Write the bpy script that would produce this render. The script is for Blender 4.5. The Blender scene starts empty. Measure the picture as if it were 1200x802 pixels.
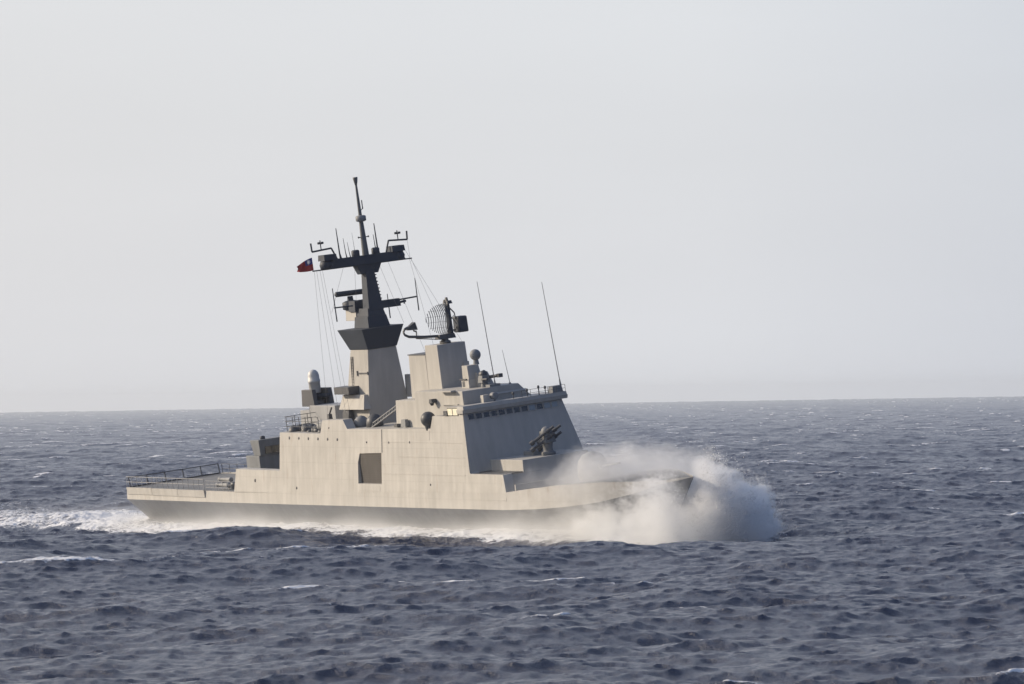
import bpy, bmesh, math, random
import numpy as np
from mathutils import Vector, Matrix
random.seed(5); RNG = np.random.default_rng(11)
S = bpy.context.scene; COL = S.collection
R_ = math.radians

# ------------------------------------------------------------------ camera
CAM_H = 14.1; FPX = 6000.0
cam = bpy.data.cameras.new('camera'); co = bpy.data.objects.new('camera', cam); COL.objects.link(co)
cam.sensor_fit = 'HORIZONTAL'; cam.sensor_width = 36; cam.lens = FPX/1200*36
cam.clip_start = 0.5; cam.clip_end = 200000
pit = 0.0122494-6.0/6000; a = -0.015832
c_, s_ = math.cos(a), math.sin(a); cp, sp = math.cos(pit), math.sin(pit)
Xc = Vector((1, 0, 0)); Yc = Vector((0, cp, sp)); Zc = Vector((0, -sp, cp))
right = Xc*c_ + Zc*s_; up = Zc*c_ - Xc*s_; back = -Yc
M = Matrix((right, up, back)).transposed().to_4x4(); M.translation = Vector((0, 0, CAM_H))
co.matrix_world = M; S.camera = co

# ------------------------------------------------------------------ sky, sun, exposure
SUN_AZ = math.atan2(-0.955, 0.297)      # clockwise from +Y
SUN_EL = R_(21)
w = bpy.data.worlds.new('World'); S.world = w; w.use_nodes = True
nt = w.node_tree; nt.nodes.clear()
out = nt.nodes.new('ShaderNodeOutputWorld'); bg = nt.nodes.new('ShaderNodeBackground')
sky = nt.nodes.new('ShaderNodeTexSky'); sky.sky_type = 'NISHITA'; sky.sun_disc = False
sky.sun_elevation = SUN_EL; sky.sun_rotation = SUN_AZ; sky.dust_density = 3.0; sky.air_density = 1.0; sky.ozone_density = 1.0
veil = nt.nodes.new('ShaderNodeMix'); veil.data_type = 'RGBA'
veil.inputs['Factor'].default_value = 0.80
# high thin overcast: pale, a little warmer towards the sun
tc = nt.nodes.new('ShaderNodeTexCoord')
dt = nt.nodes.new('ShaderNodeVectorMath'); dt.operation = 'DOT_PRODUCT'
dt.inputs[1].default_value = (math.sin(SUN_AZ), math.cos(SUN_AZ), 0.0)
vr = nt.nodes.new('ShaderNodeValToRGB')
VE = vr.color_ramp.elements
VE[0].position = 0.0; VE[0].color = (0.92, 1.45, 2.85, 1)
VE[1].position = 1.0; VE[1].color = (8.9, 8.4, 8.15, 1)
_e = VE.new(0.63); _e.color = (8.35, 8.55, 9.0, 1)
_e = VE.new(0.42); _e.color = (2.25, 3.1, 4.9, 1)
mr = nt.nodes.new('ShaderNodeMapRange'); mr.inputs[1].default_value = -1; mr.inputs[2].default_value = 1
cn = nt.nodes.new('ShaderNodeTexNoise'); cn.inputs['Scale'].default_value = 3.0; cn.inputs['Detail'].default_value = 4
cm = nt.nodes.new('ShaderNodeMapping'); cm.inputs['Scale'].default_value = (1, 1, 5)
cmul = nt.nodes.new('ShaderNodeMapRange'); cmul.inputs[1].default_value = 0.3; cmul.inputs[2].default_value = 0.7
cmul.inputs[3].default_value = 0.955; cmul.inputs[4].default_value = 1.045
vm = nt.nodes.new('ShaderNodeVectorMath'); vm.operation = 'SCALE'
L = nt.links.new
L(tc.outputs['Generated'], dt.inputs[0]); L(dt.outputs['Value'], mr.inputs[0]); L(mr.outputs[0], vr.inputs[0])
L(tc.outputs['Generated'], cm.inputs[0]); L(cm.outputs[0], cn.inputs['Vector']); L(cn.outputs['Fac'], cmul.inputs[0])
sxyz = nt.nodes.new('ShaderNodeSeparateXYZ'); L(tc.outputs['Generated'], sxyz.inputs[0])
ze = nt.nodes.new('ShaderNodeValToRGB'); ZE = ze.color_ramp.elements; L(sxyz.outputs[2], ze.inputs[0])
ZE[0].position = 0.10; ZE[0].color = (1, 1, 1, 1); ZE[1].position = 0.85; ZE[1].color = (0.42, 0.52, 0.72, 1)
_e = ZE.new(0.34); _e.color = (1.0, 1.05, 1.16, 1)
_e = ZE.new(0.0); _e.color = (1.05, 1.05, 1.05, 1)
zm = nt.nodes.new('ShaderNodeVectorMath'); zm.operation = 'MULTIPLY'; L(vr.outputs[0], zm.inputs[0]); L(ze.outputs[0], zm.inputs[1])
L(zm.outputs[0], vm.inputs[0]); L(cmul.outputs[0], vm.inputs['Scale'])
L(sky.outputs[0], veil.inputs[6]); L(vm.outputs[0], veil.inputs[7]); L(veil.outputs[2], bg.inputs[0])
bg.inputs[1].default_value = 0.10; L(bg.outputs[0], out.inputs[0])
sl = bpy.data.lights.new('sun', 'SUN'); so = bpy.data.objects.new('sun', sl); COL.objects.link(so)
sl.energy = 5.0; sl.angle = R_(3.0); sl.color = (1.0, 0.845, 0.65)
sd = Vector((math.sin(SUN_AZ)*math.cos(SUN_EL), math.cos(SUN_AZ)*math.cos(SUN_EL), math.sin(SUN_EL)))
so.rotation_euler = sd.to_track_quat('Z', 'Y').to_euler(); so.location = sd*500
S.view_settings.view_transform = 'Standard'; S.view_settings.look = 'None'
S.view_settings.gamma = 1; S.view_settings.use_curve_mapping = False; S.view_settings.exposure = 0.0
cy = S.cycles
cy.max_bounces = 28; cy.diffuse_bounces = 3; cy.glossy_bounces = 3; cy.transparent_max_bounces = 8; cy.volume_bounces = 24
cy.volume_step_rate = 1.0; cy.volume_max_steps = 256
cy.use_denoising = True

# ------------------------------------------------------------------ materials
def mat(name, col, rough=0.6, metal=0.0, vary=0.0, scale=1.5, bump=0.0, spec=0.5, streak=0.0, rust=0.0, plates=0.0):
    m = bpy.data.materials.new(name); m.use_nodes = True
    t = m.node_tree; n = t.nodes; b = n['Principled BSDF']; lk = t.links.new
    b.inputs['Roughness'].default_value = rough; b.inputs['Metallic'].default_value = metal
    b.inputs['Specular IOR Level'].default_value = spec
    tcn = n.new('ShaderNodeTexCoord')
    base = n.new('ShaderNodeRGB'); base.outputs[0].default_value = (*col, 1); cur = base.outputs[0]
    def mul(cur, fac, lo, hi, f0, f1):
        r = n.new('ShaderNodeMapRange'); lk(fac, r.inputs[0])
        r.inputs[1].default_value = lo; r.inputs[2].default_value = hi; r.inputs[3].default_value = f0; r.inputs[4].default_value = f1
        v = n.new('ShaderNodeVectorMath'); v.operation = 'SCALE'; lk(cur, v.inputs[0]); lk(r.outputs[0], v.inputs['Scale']); return v.outputs[0]
    if vary:
        x = n.new('ShaderNodeTexNoise'); x.inputs['Scale'].default_value = scale*0.25; x.inputs['Detail'].default_value = 6; lk(tcn.outputs['Object'], x.inputs['Vector'])
        cur = mul(cur, x.outputs['Fac'], 0.3, 0.7, 1-vary, 1+vary)
    if streak:
        mp = n.new('ShaderNodeMapping'); mp.inputs['Scale'].default_value = (1.6, 1.6, 0.10); lk(tcn.outputs['Object'], mp.inputs[0])
        x = n.new('ShaderNodeTexNoise'); x.inputs['Scale'].default_value = 1.0; x.inputs['Detail'].default_value = 5; lk(mp.outputs[0], x.inputs['Vector'])
        cur = mul(cur, x.outputs['Fac'], 0.35, 0.65, 1-streak, 1+streak*0.4)
    hgt = None
    if plates:
        mp = n.new('ShaderNodeMapping'); mp.inputs['Rotation'].default_value = (R_(90), 0, 0); lk(tcn.outputs['Object'], mp.inputs[0])
        bk = n.new('ShaderNodeTexBrick'); lk(mp.outputs[0], bk.inputs['Vector'])
        bk.inputs['Scale'].default_value = 1.0; bk.inputs['Brick Width'].default_value = 5.4; bk.inputs['Row Height'].default_value = 1.75
        bk.inputs['Mortar Size'].default_value = 0.05; bk.inputs['Mortar Smooth'].default_value = 1.0; bk.offset = 0.37
        cur = mul(cur, bk.outputs['Fac'], 0.0, 1.0, 1.0, 1-plates)
        hgt = bk.outputs['Fac']
    if rust:
        mp = n.new('ShaderNodeMapping'); mp.inputs['Scale'].default_value = (0.9, 0.9, 0.16); lk(tcn.outputs['Object'], mp.inputs[0])
        x = n.new('ShaderNodeTexNoise'); x.inputs['Scale'].default_value = 1.3; x.inputs['Detail'].default_value = 8; x.inputs['Roughness'].default_value = 0.65; lk(mp.outputs[0], x.inputs['Vector'])
        r = n.new('ShaderNodeMapRange'); lk(x.outputs['Fac'], r.inputs[0]); r.inputs[1].default_value = 0.60; r.inputs[2].default_value = 0.74; r.inputs[4].default_value = rust
        mx = n.new('ShaderNodeMix'); mx.data_type = 'RGBA'; lk(r.outputs[0], mx.inputs['Factor']); lk(cur, mx.inputs[6]); mx.inputs[7].default_value = (0.22, 0.14, 0.09, 1)
        cur = mx.outputs[2]
    lk(cur, b.inputs['Base Color'])
    if bump or hgt is not None:
        x = n.new('ShaderNodeTexNoise'); x.inputs['Scale'].default_value = 0.55; x.inputs['Detail'].default_value = 2; lk(tcn.outputs['Object'], x.inputs['Vector'])
        bp = n.new('ShaderNodeBump'); bp.inputs['Strength'].default_value = 0.35; bp.inputs['Distance'].default_value = max(bump, 0.02); lk(x.outputs['Fac'], bp.inputs['Height'])
        lk(bp.outputs[0], b.inputs['Normal'])
    return m
LOWHULL = mat('wet_shaded_hull_paint', (0.165, 0.175, 0.19), 0.42, vary=0.08, streak=0.12, rust=0.25, plates=0.10, bump=0.05, spec=0.4)  # wet paint, darkened further so its colour carries the shade below the knuckle
HULL = mat('haze_grey_paint', (0.415, 0.40, 0.37), 0.6, vary=0.07, streak=0.10, rust=0.5, plates=0.10, bump=0.09, spec=0.3)
SUPER = mat('superstructure_paint', (0.415, 0.40, 0.37), 0.6, vary=0.06, streak=0.08, rust=0.10, bump=0.03, spec=0.3)
GREY = mat('equipment_grey', (0.22, 0.225, 0.23), 0.6, vary=0.10, streak=0.1, spec=0.3)
DARK = mat('mast_dark_paint', (0.042, 0.052, 0.070), 0.6, vary=0.12, spec=0.3)
STEEL = mat('dark_steel', (0.075, 0.078, 0.085), 0.5, vary=0.1, spec=0.4)
DECK = mat('deck_coating', (0.15, 0.155, 0.16), 0.85, vary=0.15)
WHITE = mat('radome_white', (0.50, 0.50, 0.49), 0.5, vary=0.05, streak=0.06)
SHUT = mat('bay_shutter', (0.060, 0.054, 0.050), 0.7, vary=0.12, streak=0.15)
GLASS = mat('bridge_glass', (0.02, 0.025, 0.03), 0.06, spec=0.9)
RED = mat('flag_red', (0.30, 0.018, 0.022), 0.8, vary=0.06)
BLUE = mat('flag_blue', (0.03, 0.04, 0.20), 0.8, vary=0.06)
FWHITE = mat('flag_white', (0.75, 0.75, 0.75), 0.8)
PANE = mat('painted_glint_pane', (0.86, 0.80, 0.62), 0.25)  # glint of the sun put into the pane colour
BRIGHT = mat('painted_sky_pane', (0.26, 0.30, 0.32), 0.2)  # bright sky seen through the bridge, painted as a paler pane colour
WIRE = mat('wire_grey', (0.16, 0.16, 0.17), 0.6)

# ------------------------------------------------------------------ mesh helpers
class MB:
    def __init__(s): s.v = []; s.f = []; s.sm = []
    def add(s, vs, fs, smooth=False):
        o = len(s.v); s.v += [tuple(p) for p in vs]
        for f in fs: s.f.append([i+o for i in f]); s.sm.append(smooth)
        return s
    def box(s, x0, x1, y0, y1, z0, z1, tx=0.0, ty=0.0):
        """box whose top is drawn in by tx, ty (may be pairs)"""
        tx = tx if isinstance(tx, tuple) else (tx, tx); ty = ty if isinstance(ty, tuple) else (ty, ty)
        vs = [(x0, y0, z0), (x1, y0, z0), (x1, y1, z0), (x0, y1, z0),
              (x0+tx[0], y0+ty[0], z1), (x1-tx[1], y0+ty[0], z1), (x1-tx[1], y1-ty[1], z1), (x0+tx[0], y1-ty[1], z1)]
        return s.add(vs, [(0, 3, 2, 1), (4, 5, 6, 7), (0, 1, 5, 4), (1, 2, 6, 5), (2, 3, 7, 6), (3, 0, 4, 7)])
    def tube(s, p, q, r0, r1=None, n=10, caps=True, smooth=True):
        p = Vector(p); q = Vector(q); r1 = r0 if r1 is None else r1
        d = (q-p).normalized(); a = d.orthogonal().normalized(); b = d.cross(a)
        vs = []
        for (c, r) in ((p, r0), (q, r1)):
            for i in range(n):
                t = 2*math.pi*i/n; vs.append(c + a*(r*math.cos(t)) + b*(r*math.sin(t)))
        s.add(vs, [(i, (i+1) % n, n+(i+1) % n, n+i) for i in range(n)], smooth)
        if caps: s.add(vs, [tuple(range(n))[::-1], tuple(range(n, 2*n))])
        return s
    def path(s, pts, r, n=8):
        for i in range(len(pts)-1): s.tube(pts[i], pts[i+1], r, r, n)
        return s
    def lathe(s, base, axis, prof, n=20):
        """prof = [(r, h)] along axis from base"""
        base = Vector(base); d = Vector(axis).normalized(); a = d.orthogonal().normalized(); b = d.cross(a)
        vs = []
        for (r, h) in prof:
            for i in range(n):
                t = 2*math.pi*i/n; vs.append(base + d*h + a*(r*math.cos(t)) + b*(r*math.sin(t)))
        fs = []
        for k in range(len(prof)-1):
            for i in range(n): fs.append((k*n+i, k*n+(i+1) % n, (k+1)*n+(i+1) % n, (k+1)*n+i))
        fs.append(tuple(range(n))[::-1]); fs.append(tuple(range((len(prof)-1)*n, len(prof)*n)))
        return s.add(vs, fs, True)
    def ball(s, c, r, n=16, squash=1.0):
        prof = [(max(1e-3, r*math.sin(math.pi*i/n)), -r*squash*math.cos(math.pi*i/n)) for i in range(n+1)]
        return s.lathe(c, (0, 0, 1), prof, n*2)
    def prism(s, poly, yfun_a, yfun_b):
        """poly in x-z, sides at y = yfun(z)"""
        n = len(poly)
        vs = [(x, yfun_a(z), z) for x, z in poly] + [(x, yfun_b(z), z) for x, z in poly]
        return s.add(vs, [tuple(range(n)), tuple(range(n, 2*n))[::-1]] + [(i, n+i, n+(i+1) % n, (i+1) % n) for i in range(n)])
    def build(s, name, m, parent=None, bevel=0.0, recalc=True):
        me = bpy.data.meshes.new(name); me.from_pydata(s.v, [], s.f); me.update()
        me.polygons.foreach_set('use_smooth', s.sm)
        if recalc:
            bm = bmesh.new(); bm.from_mesh(me); bmesh.ops.recalc_face_normals(bm, faces=bm.faces); bm.to_mesh(me); bm.free()
        me.materials.append(m)
        o = bpy.data.objects.new(name, me); COL.objects.link(o)
        if parent: o.parent = parent
        if bevel:
            bv = o.modifiers.new('bevel', 'BEVEL'); bv.width = bevel; bv.segments = 2; bv.limit_method = 'ANGLE'
        return o
def empty(name, parent=None):
    o = bpy.data.objects.new(name, None); COL.objects.link(o)
    if parent: o.parent = parent
    return o
def tag(o, label=None, cat=None, group=None, kind=None):
    for k, v in (('label', label), ('category', cat), ('group', group), ('kind', kind)):
        if v: o[k] = v
    return o

# ------------------------------------------------------------------ the ship's attitude
HD, RL, PT = R_(61), R_(6.8), R_(-0.4)
F = Vector((math.cos(HD), -math.sin(HD), 0)); P = Vector((math.sin(HD), math.cos(HD), 0)); U = Vector((0, 0, 1))
F2 = F*math.cos(PT)+U*math.sin(PT); U2 = U*math.cos(PT)-F*math.sin(PT)
U3 = U2*math.cos(RL)-P*math.sin(RL); P3 = P*math.cos(RL)+U2*math.sin(RL)
SHIP = Matrix((F2, P3, U3)).transposed().to_4x4(); SHIP.translation = Vector((-9, 560, -0.56))
SH_R = np.array(SHIP.to_3x3()); SH_T = np.array(SHIP.translation)
BOWX = 56.6
def interp(x, xs, ys): return float(np.interp(x, xs, ys))
KX = [-64.8, -42, -20, 10, 30, 36, 41, 45.6, 50.6, 53.5, 55.5, 56.6]
KY = [6.4, 6.9, 7.1, 7.1, 7.0, 6.7, 6.15, 4.95, 3.1, 1.85, 0.8, 0.06]
KZ = [3.8, 3.92, 4.05, 4.2, 4.3, 4.45, 4.7, 5.05, 5.85, 6.65, 6.9, 7.1]
DX = [-64.8, -34, 30, 35, 41, 46.5, 53.5, 56.6]
DZ = [5.2, 5.25, 6.1, 6.55, 6.95, 7.1, 6.95, 7.2]
WX = [-62, -45, -20, 5, 20, 35, 45, 50, 53]
WY = [3.9, 4.4, 4.7, 4.7, 4.2, 2.9, 1.6, 0.7, 0.05]
def ky(x): return interp(x, KX, KY)
def kz(x): return interp(x, KX, KZ)
def dz(x): return interp(x, DX, DZ)
def wy(x): return interp(x, WX, WY)
def flank(z): return -(7.08-0.112*(z-4.2))       # starboard side of the superstructure leans inboard
def flankp(z): return -flank(z)

# ------------------------------------------------------------------ sea
def ocean(Lt, N, Hs, Lp, th0, s, seed, kcut, slope=4.10):
    g = np.random.default_rng(seed)
    k1 = 2*np.pi*np.fft.fftfreq(N, Lt/N); kx, kyy = np.meshgrid(k1, k1, indexing='ij'); k = np.hypot(kx, kyy); k[0, 0] = 1
    kp = 2*np.pi/Lp
    E = k**-slope*np.exp(-1.25*(kp/k)**2)*np.exp(-(k/kcut)**4)
    th = np.arctan2(kyy, kx)-th0
    E *= np.abs(np.cos(th/2))**(2*s)+0.02
    E[0, 0] = 0
    A = np.sqrt(E)*(g.standard_normal((N, N))+1j*g.standard_normal((N, N)))
    h = np.fft.ifft2(A); f = (Hs/4)/h.real.std()
    h = h.real*f
    dx = np.fft.ifft2(1j*kx/k*A).real*f; dy = np.fft.ifft2(1j*kyy/k*A).real*f
    d = Lt/N
    gx = lambda q: (np.roll(q, -1, 0)-np.roll(q, 1, 0))/(2*d)
    gy = lambda q: (np.roll(q, -1, 1)-np.roll(q, 1, 1))/(2*d)
    lam = 1.15
    J = (1+lam*gx(dx))*(1+lam*gy(dy))-lam*lam*gx(dy)*gy(dx)
    return h.astype(np.float32), (lam*dx).astype(np.float32), (lam*dy).astype(np.float32), J.astype(np.float32)
def samp(t, Lt, x, y):
    N = t.shape[0]; u = x/Lt*N; v = y/Lt*N
    i = np.floor(u).astype(np.int64); j = np.floor(v).astype(np.int64); fu = (u-i).astype(np.float32); fv = (v-j).astype(np.float32)
    i0 = i % N; i1 = (i+1) % N; j0 = j % N; j1 = (j+1) % N
    return (t[i0, j0]*(1-fu)+t[i1, j0]*fu)*(1-fv)+(t[i0, j1]*(1-fu)+t[i1, j1]*fu)*fv
def sstep(a, b, x):
    t = np.clip((x-a)/(b-a), 0, 1); return t*t*(3-2*t)
def noise2(N, beta, seed):
    g = np.random.default_rng(seed); q = np.fft.fft2(g.standard_normal((N, N)))
    f = np.fft.fftfreq(N); k = np.hypot(*np.meshgrid(f, f, indexing='ij')); k[0, 0] = 1
    r = np.fft.ifft2(q*k**-beta).real; r -= r.mean(); return (r/r.std()).astype(np.float32)

def build_sea():
    # rows: rings round the camera's foot, close together where the swell is seen large
    r = [2.0]
    while r[-1] < 14000:
        q = r[-1]
        if q < 190: d = 4.0 if q < 150 else 1.5
        elif q < 460: d = 0.32
        elif q < 720: d = 0.45
        else: d = 0.45*(q/720)**1.65
        r.append(q+d)
    r = np.array(r)
    half = np.linspace(0, 6.6, 320); st = half[1]-half[0]; hl = list(half); d = st
    while hl[-1] < 179.9:
        d = min(d*1.12, 8.0); hl.append(min(180.0, hl[-1]+d))
    hl = np.array(hl); ang = np.radians(np.r_[-hl[:0:-1], hl])
    nr, na = len(r), len(ang)
    x = (r[:, None]*np.sin(ang)[None]).ravel(); y = (r[:, None]*np.cos(ang)[None]).ravel(); rr = np.repeat(r, na)
    LA, LB = 311.0, 127.0
    a1 = ocean(LA, 1024, 2.55, 74.0, R_(118), 8.0, 3, 2*np.pi/0.7)
    b1 = ocean(LB, 512, 0.25, 4.2, R_(150), 5.0, 8, 2*np.pi/0.45, 3.5)
    ca, sa = math.cos(0.5), math.sin(0.5); xb, yb = x*ca-y*sa, x*sa+y*ca
    z = np.zeros_like(x); dx = np.zeros_like(x); dy = np.zeros_like(x)
    fa = 1.0
    z += samp(a1[0], LA, x, y); dx += samp(a1[1], LA, x, y); dy += samp(a1[2], LA, x, y); J = samp(a1[3], LA, x, y)
    z += samp(b1[0], LB, xb, yb)
    dxb, dyb = samp(b1[1], LB, xb, yb), samp(b1[2], LB, xb, yb)
    dx += dxb*ca+dyb*sa; dy += -dxb*sa+dyb*ca; J = J+samp(b1[3], LB, xb, yb)-1
    lowJ = samp(ocean(LA, 1024, 2.55, 74.0, R_(118), 8.0, 3, 2*np.pi/4.5, 3.8)[3], LA, x, y)
    n2 = noise2(512, 1.3, 21)
    gust = samp(n2, 640.0, x, y)
    hf = 1-0.85*sstep(1500, 5000, rr)
    # whitecaps where the surface folds
    gg = samp(n2, 900.0, x, y)
    Jg = lowJ+0.15*lowJ.std()*(J-J.mean())/J.std()+0.45*lowJ.std()*gg+0.60*lowJ.std()*sstep(800, 380, rr)
    q1, q2, q3 = np.quantile(Jg[(rr > 250) & (rr < 3000)], [0.0016, 0.0085, 0.034])
    cap = sstep(q2, q1, Jg)
    lace = 0.36*sstep(q3, q2, Jg)
    foam = np.maximum(cap, lace)
    # the ship's own water: foam along the sides, wash astern, a mound either side of the bow
    rx, ry = x-SH_T[0], y-SH_T[1]
    xs = rx*F.x+ry*F.y; ys = rx*P.x+ry*P.y
    b = np.interp(xs, WX, WY); b[xs < -62] = 5.0
    d = np.abs(ys)-b
    n3 = samp(n2, 60.0, xs, ys); n4 = samp(n2, 25.0, xs, ys)
    wd = 9.0+np.clip(50-xs, 0, 140)*0.05+1.2*n3
    along = sstep(60, 52, xs)*sstep(-66, -60, xs)
    side = along*(1-sstep(0.45, 1.15, d/np.maximum(wd, 1)))*(0.75+0.2*n4)
    astern = sstep(-58, -64, xs)*np.exp(np.clip((xs+62)/130, -20, 0))*(1-sstep(0.7, 1.2, np.abs(ys)/(13.0+np.clip(-62-xs, 0, 300)*0.07+1.0*n3)))*(0.8+0.18*n4)
    arm = along*np.exp(-((d-np.clip(50-xs, 0, 200)*0.16-1.0)/(1.5+np.clip(50-xs, 0, 200)*0.02))**2)*np.exp(-np.clip(50-xs, 0, 200)/60)*0.9
    splash = np.exp(-(((xs-51)/9)**2+(d/7.5)**2)**2)
    wake = np.clip(np.maximum.reduce([side, astern, arm, splash]), 0, 1)
    foam = np.maximum(foam, wake)
    calm = np.clip(1-0.55*wake, 0, 1)
    z *= calm; dx *= hf*calm; dy *= hf*calm
    lift = np.interp(xs, [-64, -56, -40, -20, -8, 4, 16, 26, 38, 48, 56], [0.9, 1.0, 1.1, 1.0, 0.8, 0.5, 0.45, 0.9, 1.2, 1.3, 0.6])
    z += along*lift*np.interp(d, [-3, 0, 3, 11, 17, 30], [0.45, 0.45, 0.25, -1.05, -0.85, 0])*(1+0.18*n3+0.08*n4)
    back_ = sstep(-56, -66, xs)*np.exp(np.clip((xs+62)/90, -20, 0))
    z += back_*np.interp(np.abs(ys), [0, 5, 9, 15, 20, 32], [0.5, 0.6, 0.2, -0.95, -0.7, 0])*(1+0.2*n3)
    z += 0.10*wake*n4+0.06*wake*samp(n2, 11.0, xs, ys)
    x2, y2 = x+dx, y+dy
    far = rr > 14000; z[far] *= 0.5
    co_ = np.stack([x2, y2, z], 1).astype(np.float32)
    i = np.arange((nr-1)*(na-1)); ii = i//(na-1)*na+i % (na-1)
    q = np.stack([ii, ii+na, ii+na+1, ii+1], 1).astype(np.int32)
    me = bpy.data.meshes.new('sea')
    me.vertices.add(len(co_)); me.vertices.foreach_set('co', co_.ravel())
    me.loops.add(q.size); me.loops.foreach_set('vertex_index', q.ravel())
    me.polygons.add(len(q)); me.polygons.foreach_set('loop_start', np.arange(0, q.size, 4, dtype=np.int32))
    me.polygons.foreach_set('use_smooth', np.ones(len(q), bool))
    at = me.attributes.new('foam', 'FLOAT', 'POINT'); at.data.foreach_set('value', foam.astype(np.float32))
    me.update(calc_edges=True)
    o = bpy.data.objects.new('sea', me); COL.objects.link(o); o['kind'] = 'structure'; o['label'] = 'rough blue grey open sea with scattered whitecaps and foam round the frigate'; o['category'] = 'sea'
    m = bpy.data.materials.new('sea_water'); m.use_nodes = True; t = m.node_tree; n = t.nodes; lk = t.links.new
    n.clear(); outn = n.new('ShaderNodeOutputMaterial')
    wb = n.new('ShaderNodeBsdfPrincipled'); fb = n.new('ShaderNodeBsdfPrincipled'); mx = n.new('ShaderNodeMixShader')
    wb.inputs['Base Color'].default_value = (0.066, 0.077, 0.118, 1); wb.inputs['Roughness'].default_value = 0.22; wb.inputs['IOR'].default_value = 1.333
    fb.inputs['Base Color'].default_value = (0.78, 0.79, 0.80, 1); fb.inputs['Roughness'].default_value = 0.9; fb.inputs['Specular IOR Level'].default_value = 0.2
    g = n.new('ShaderNodeNewGeometry')
    def nz(scale, det, rough=0.55, vec=None, dist=0.0):
        q = n.new('ShaderNodeTexNoise'); q.inputs['Scale'].default_value = scale; q.inputs['Detail'].default_value = det; q.inputs['Roughness'].default_value = rough
        q.inputs['Distortion'].default_value = dist
        lk(vec or g.outputs['Position'], q.inputs['Vector']); return q.outputs['Fac']
    mp = n.new('ShaderNodeMapping'); mp.inputs['Rotation'].default_value = (0, 0, R_(-38)); mp.inputs['Scale'].default_value = (1.0, 0.45, 1.0); lk(g.outputs['Position'], mp.inputs[0])
    b1_ = n.new('ShaderNodeBump'); b1_.inputs['Distance'].default_value = 0.34; b1_.inputs['Strength'].default_value = 1.0; lk(nz(1.6, 9, 0.76, mp.outputs[0], 0.5), b1_.inputs['Height'])
    lk(b1_.outputs[0], wb.inputs['Normal'])
    at_ = n.new('ShaderNodeAttribute'); at_.attribute_name = 'foam'
    ad = n.new('ShaderNodeMath'); ad.operation = 'ADD'
    mr_ = n.new('ShaderNodeMapRange'); mr_.inputs[1].default_value = 0.25; mr_.inputs[2].default_value = 0.75; mr_.inputs[3].default_value = -0.55; mr_.inputs[4].default_value = 0.55
    lk(nz(1.2, 8, 0.70, None, 0.8), mr_.inputs[0]); lk(at_.outputs['Fac'], ad.inputs[0]); lk(mr_.outputs[0], ad.inputs[1])
    ss = n.new('ShaderNodeMapRange'); ss.interpolation_type = 'SMOOTHSTEP'; ss.inputs[1].default_value = 0.42; ss.inputs[2].default_value = 0.78; lk(ad.outputs[0], ss.inputs[0])
    gt = n.new('ShaderNodeMath'); gt.operation = 'GREATER_THAN'; gt.inputs[1].default_value = 0.02; lk(at_.outputs['Fac'], gt.inputs[0])
    ml = n.new('ShaderNodeMath'); ml.operation = 'MULTIPLY'; lk(ss.outputs[0], ml.inputs[0]); lk(gt.outputs[0], ml.inputs[1])
    b2_ = n.new('ShaderNodeBump'); b2_.inputs['Distance'].default_value = 0.15; lk(nz(2.5, 6, 0.6), b2_.inputs['Height']); lk(b2_.outputs[0], fb.inputs['Normal'])
    lk(ml.outputs[0], mx.inputs[0]); lk(wb.outputs[0], mx.inputs[1]); lk(fb.outputs[0], mx.inputs[2]); lk(mx.outputs[0], outn.inputs[0])
    me.materials.append(m)
    return o
build_sea()
# ------------------------------------------------------------------ sea haze: one closed box of even thin air
def build_haze():
    b = MB(); b.box(-16000, 16000, -16000, 16000, -6, 46); o = b.build('haze', HULL); o.data.materials.clear()
    m = bpy.data.materials.new('haze_air'); m.use_nodes = True; t = m.node_tree; t.nodes.clear()
    ou = t.nodes.new('ShaderNodeOutputMaterial'); v = t.nodes.new('ShaderNodeVolumePrincipled')
    v.inputs['Color'].default_value = (0.95, 0.98, 1.0, 1); v.inputs['Density'].default_value = HAZE; v.inputs['Anisotropy'].default_value = 0.55
    t.links.new(v.outputs[0], ou.inputs['Volume']); o.data.materials.append(m); tag(o, 'pale sea haze hanging over the whole stretch of water', 'haze', kind='stuff')
HAZE = 4.4e-5
build_haze()

# ------------------------------------------------------------------ spray: real clouds of droplets (volumes)
def noise3(shape, beta, seed, aniso=(1, 1, 1)):
    g = np.random.default_rng(seed); q = np.fft.rfftn(g.standard_normal(shape).astype(np.float32))
    fx = np.fft.fftfreq(shape[0])*aniso[0]; fy = np.fft.fftfreq(shape[1])*aniso[1]; fz = np.fft.rfftfreq(shape[2])*aniso[2]
    k = np.sqrt(fx[:, None, None]**2+fy[None, :, None]**2+fz[None, None]**2); k[0, 0, 0] = 1
    r = np.fft.irfftn(q*k**-beta, shape); r -= r.mean(); return (r/r.std()).astype(np.float32)
def spray_material():
    m = bpy.data.materials.new('spray_mist'); m.use_nodes = True; t = m.node_tree; t.nodes.clear()
    o = t.nodes.new('ShaderNodeOutputMaterial'); v = t.nodes.new('ShaderNodeVolumePrincipled')
    v.inputs['Color'].default_value = (0.986, 0.994, 1.0, 1); v.inputs['Density'].default_value = 1.0; v.inputs['Anisotropy'].default_value = 0.5
    v.inputs['Density Attribute'].default_value = 'density'
    t.links.new(v.outputs[0], o.inputs['Volume']); return m
MIST = spray_material()
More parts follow.
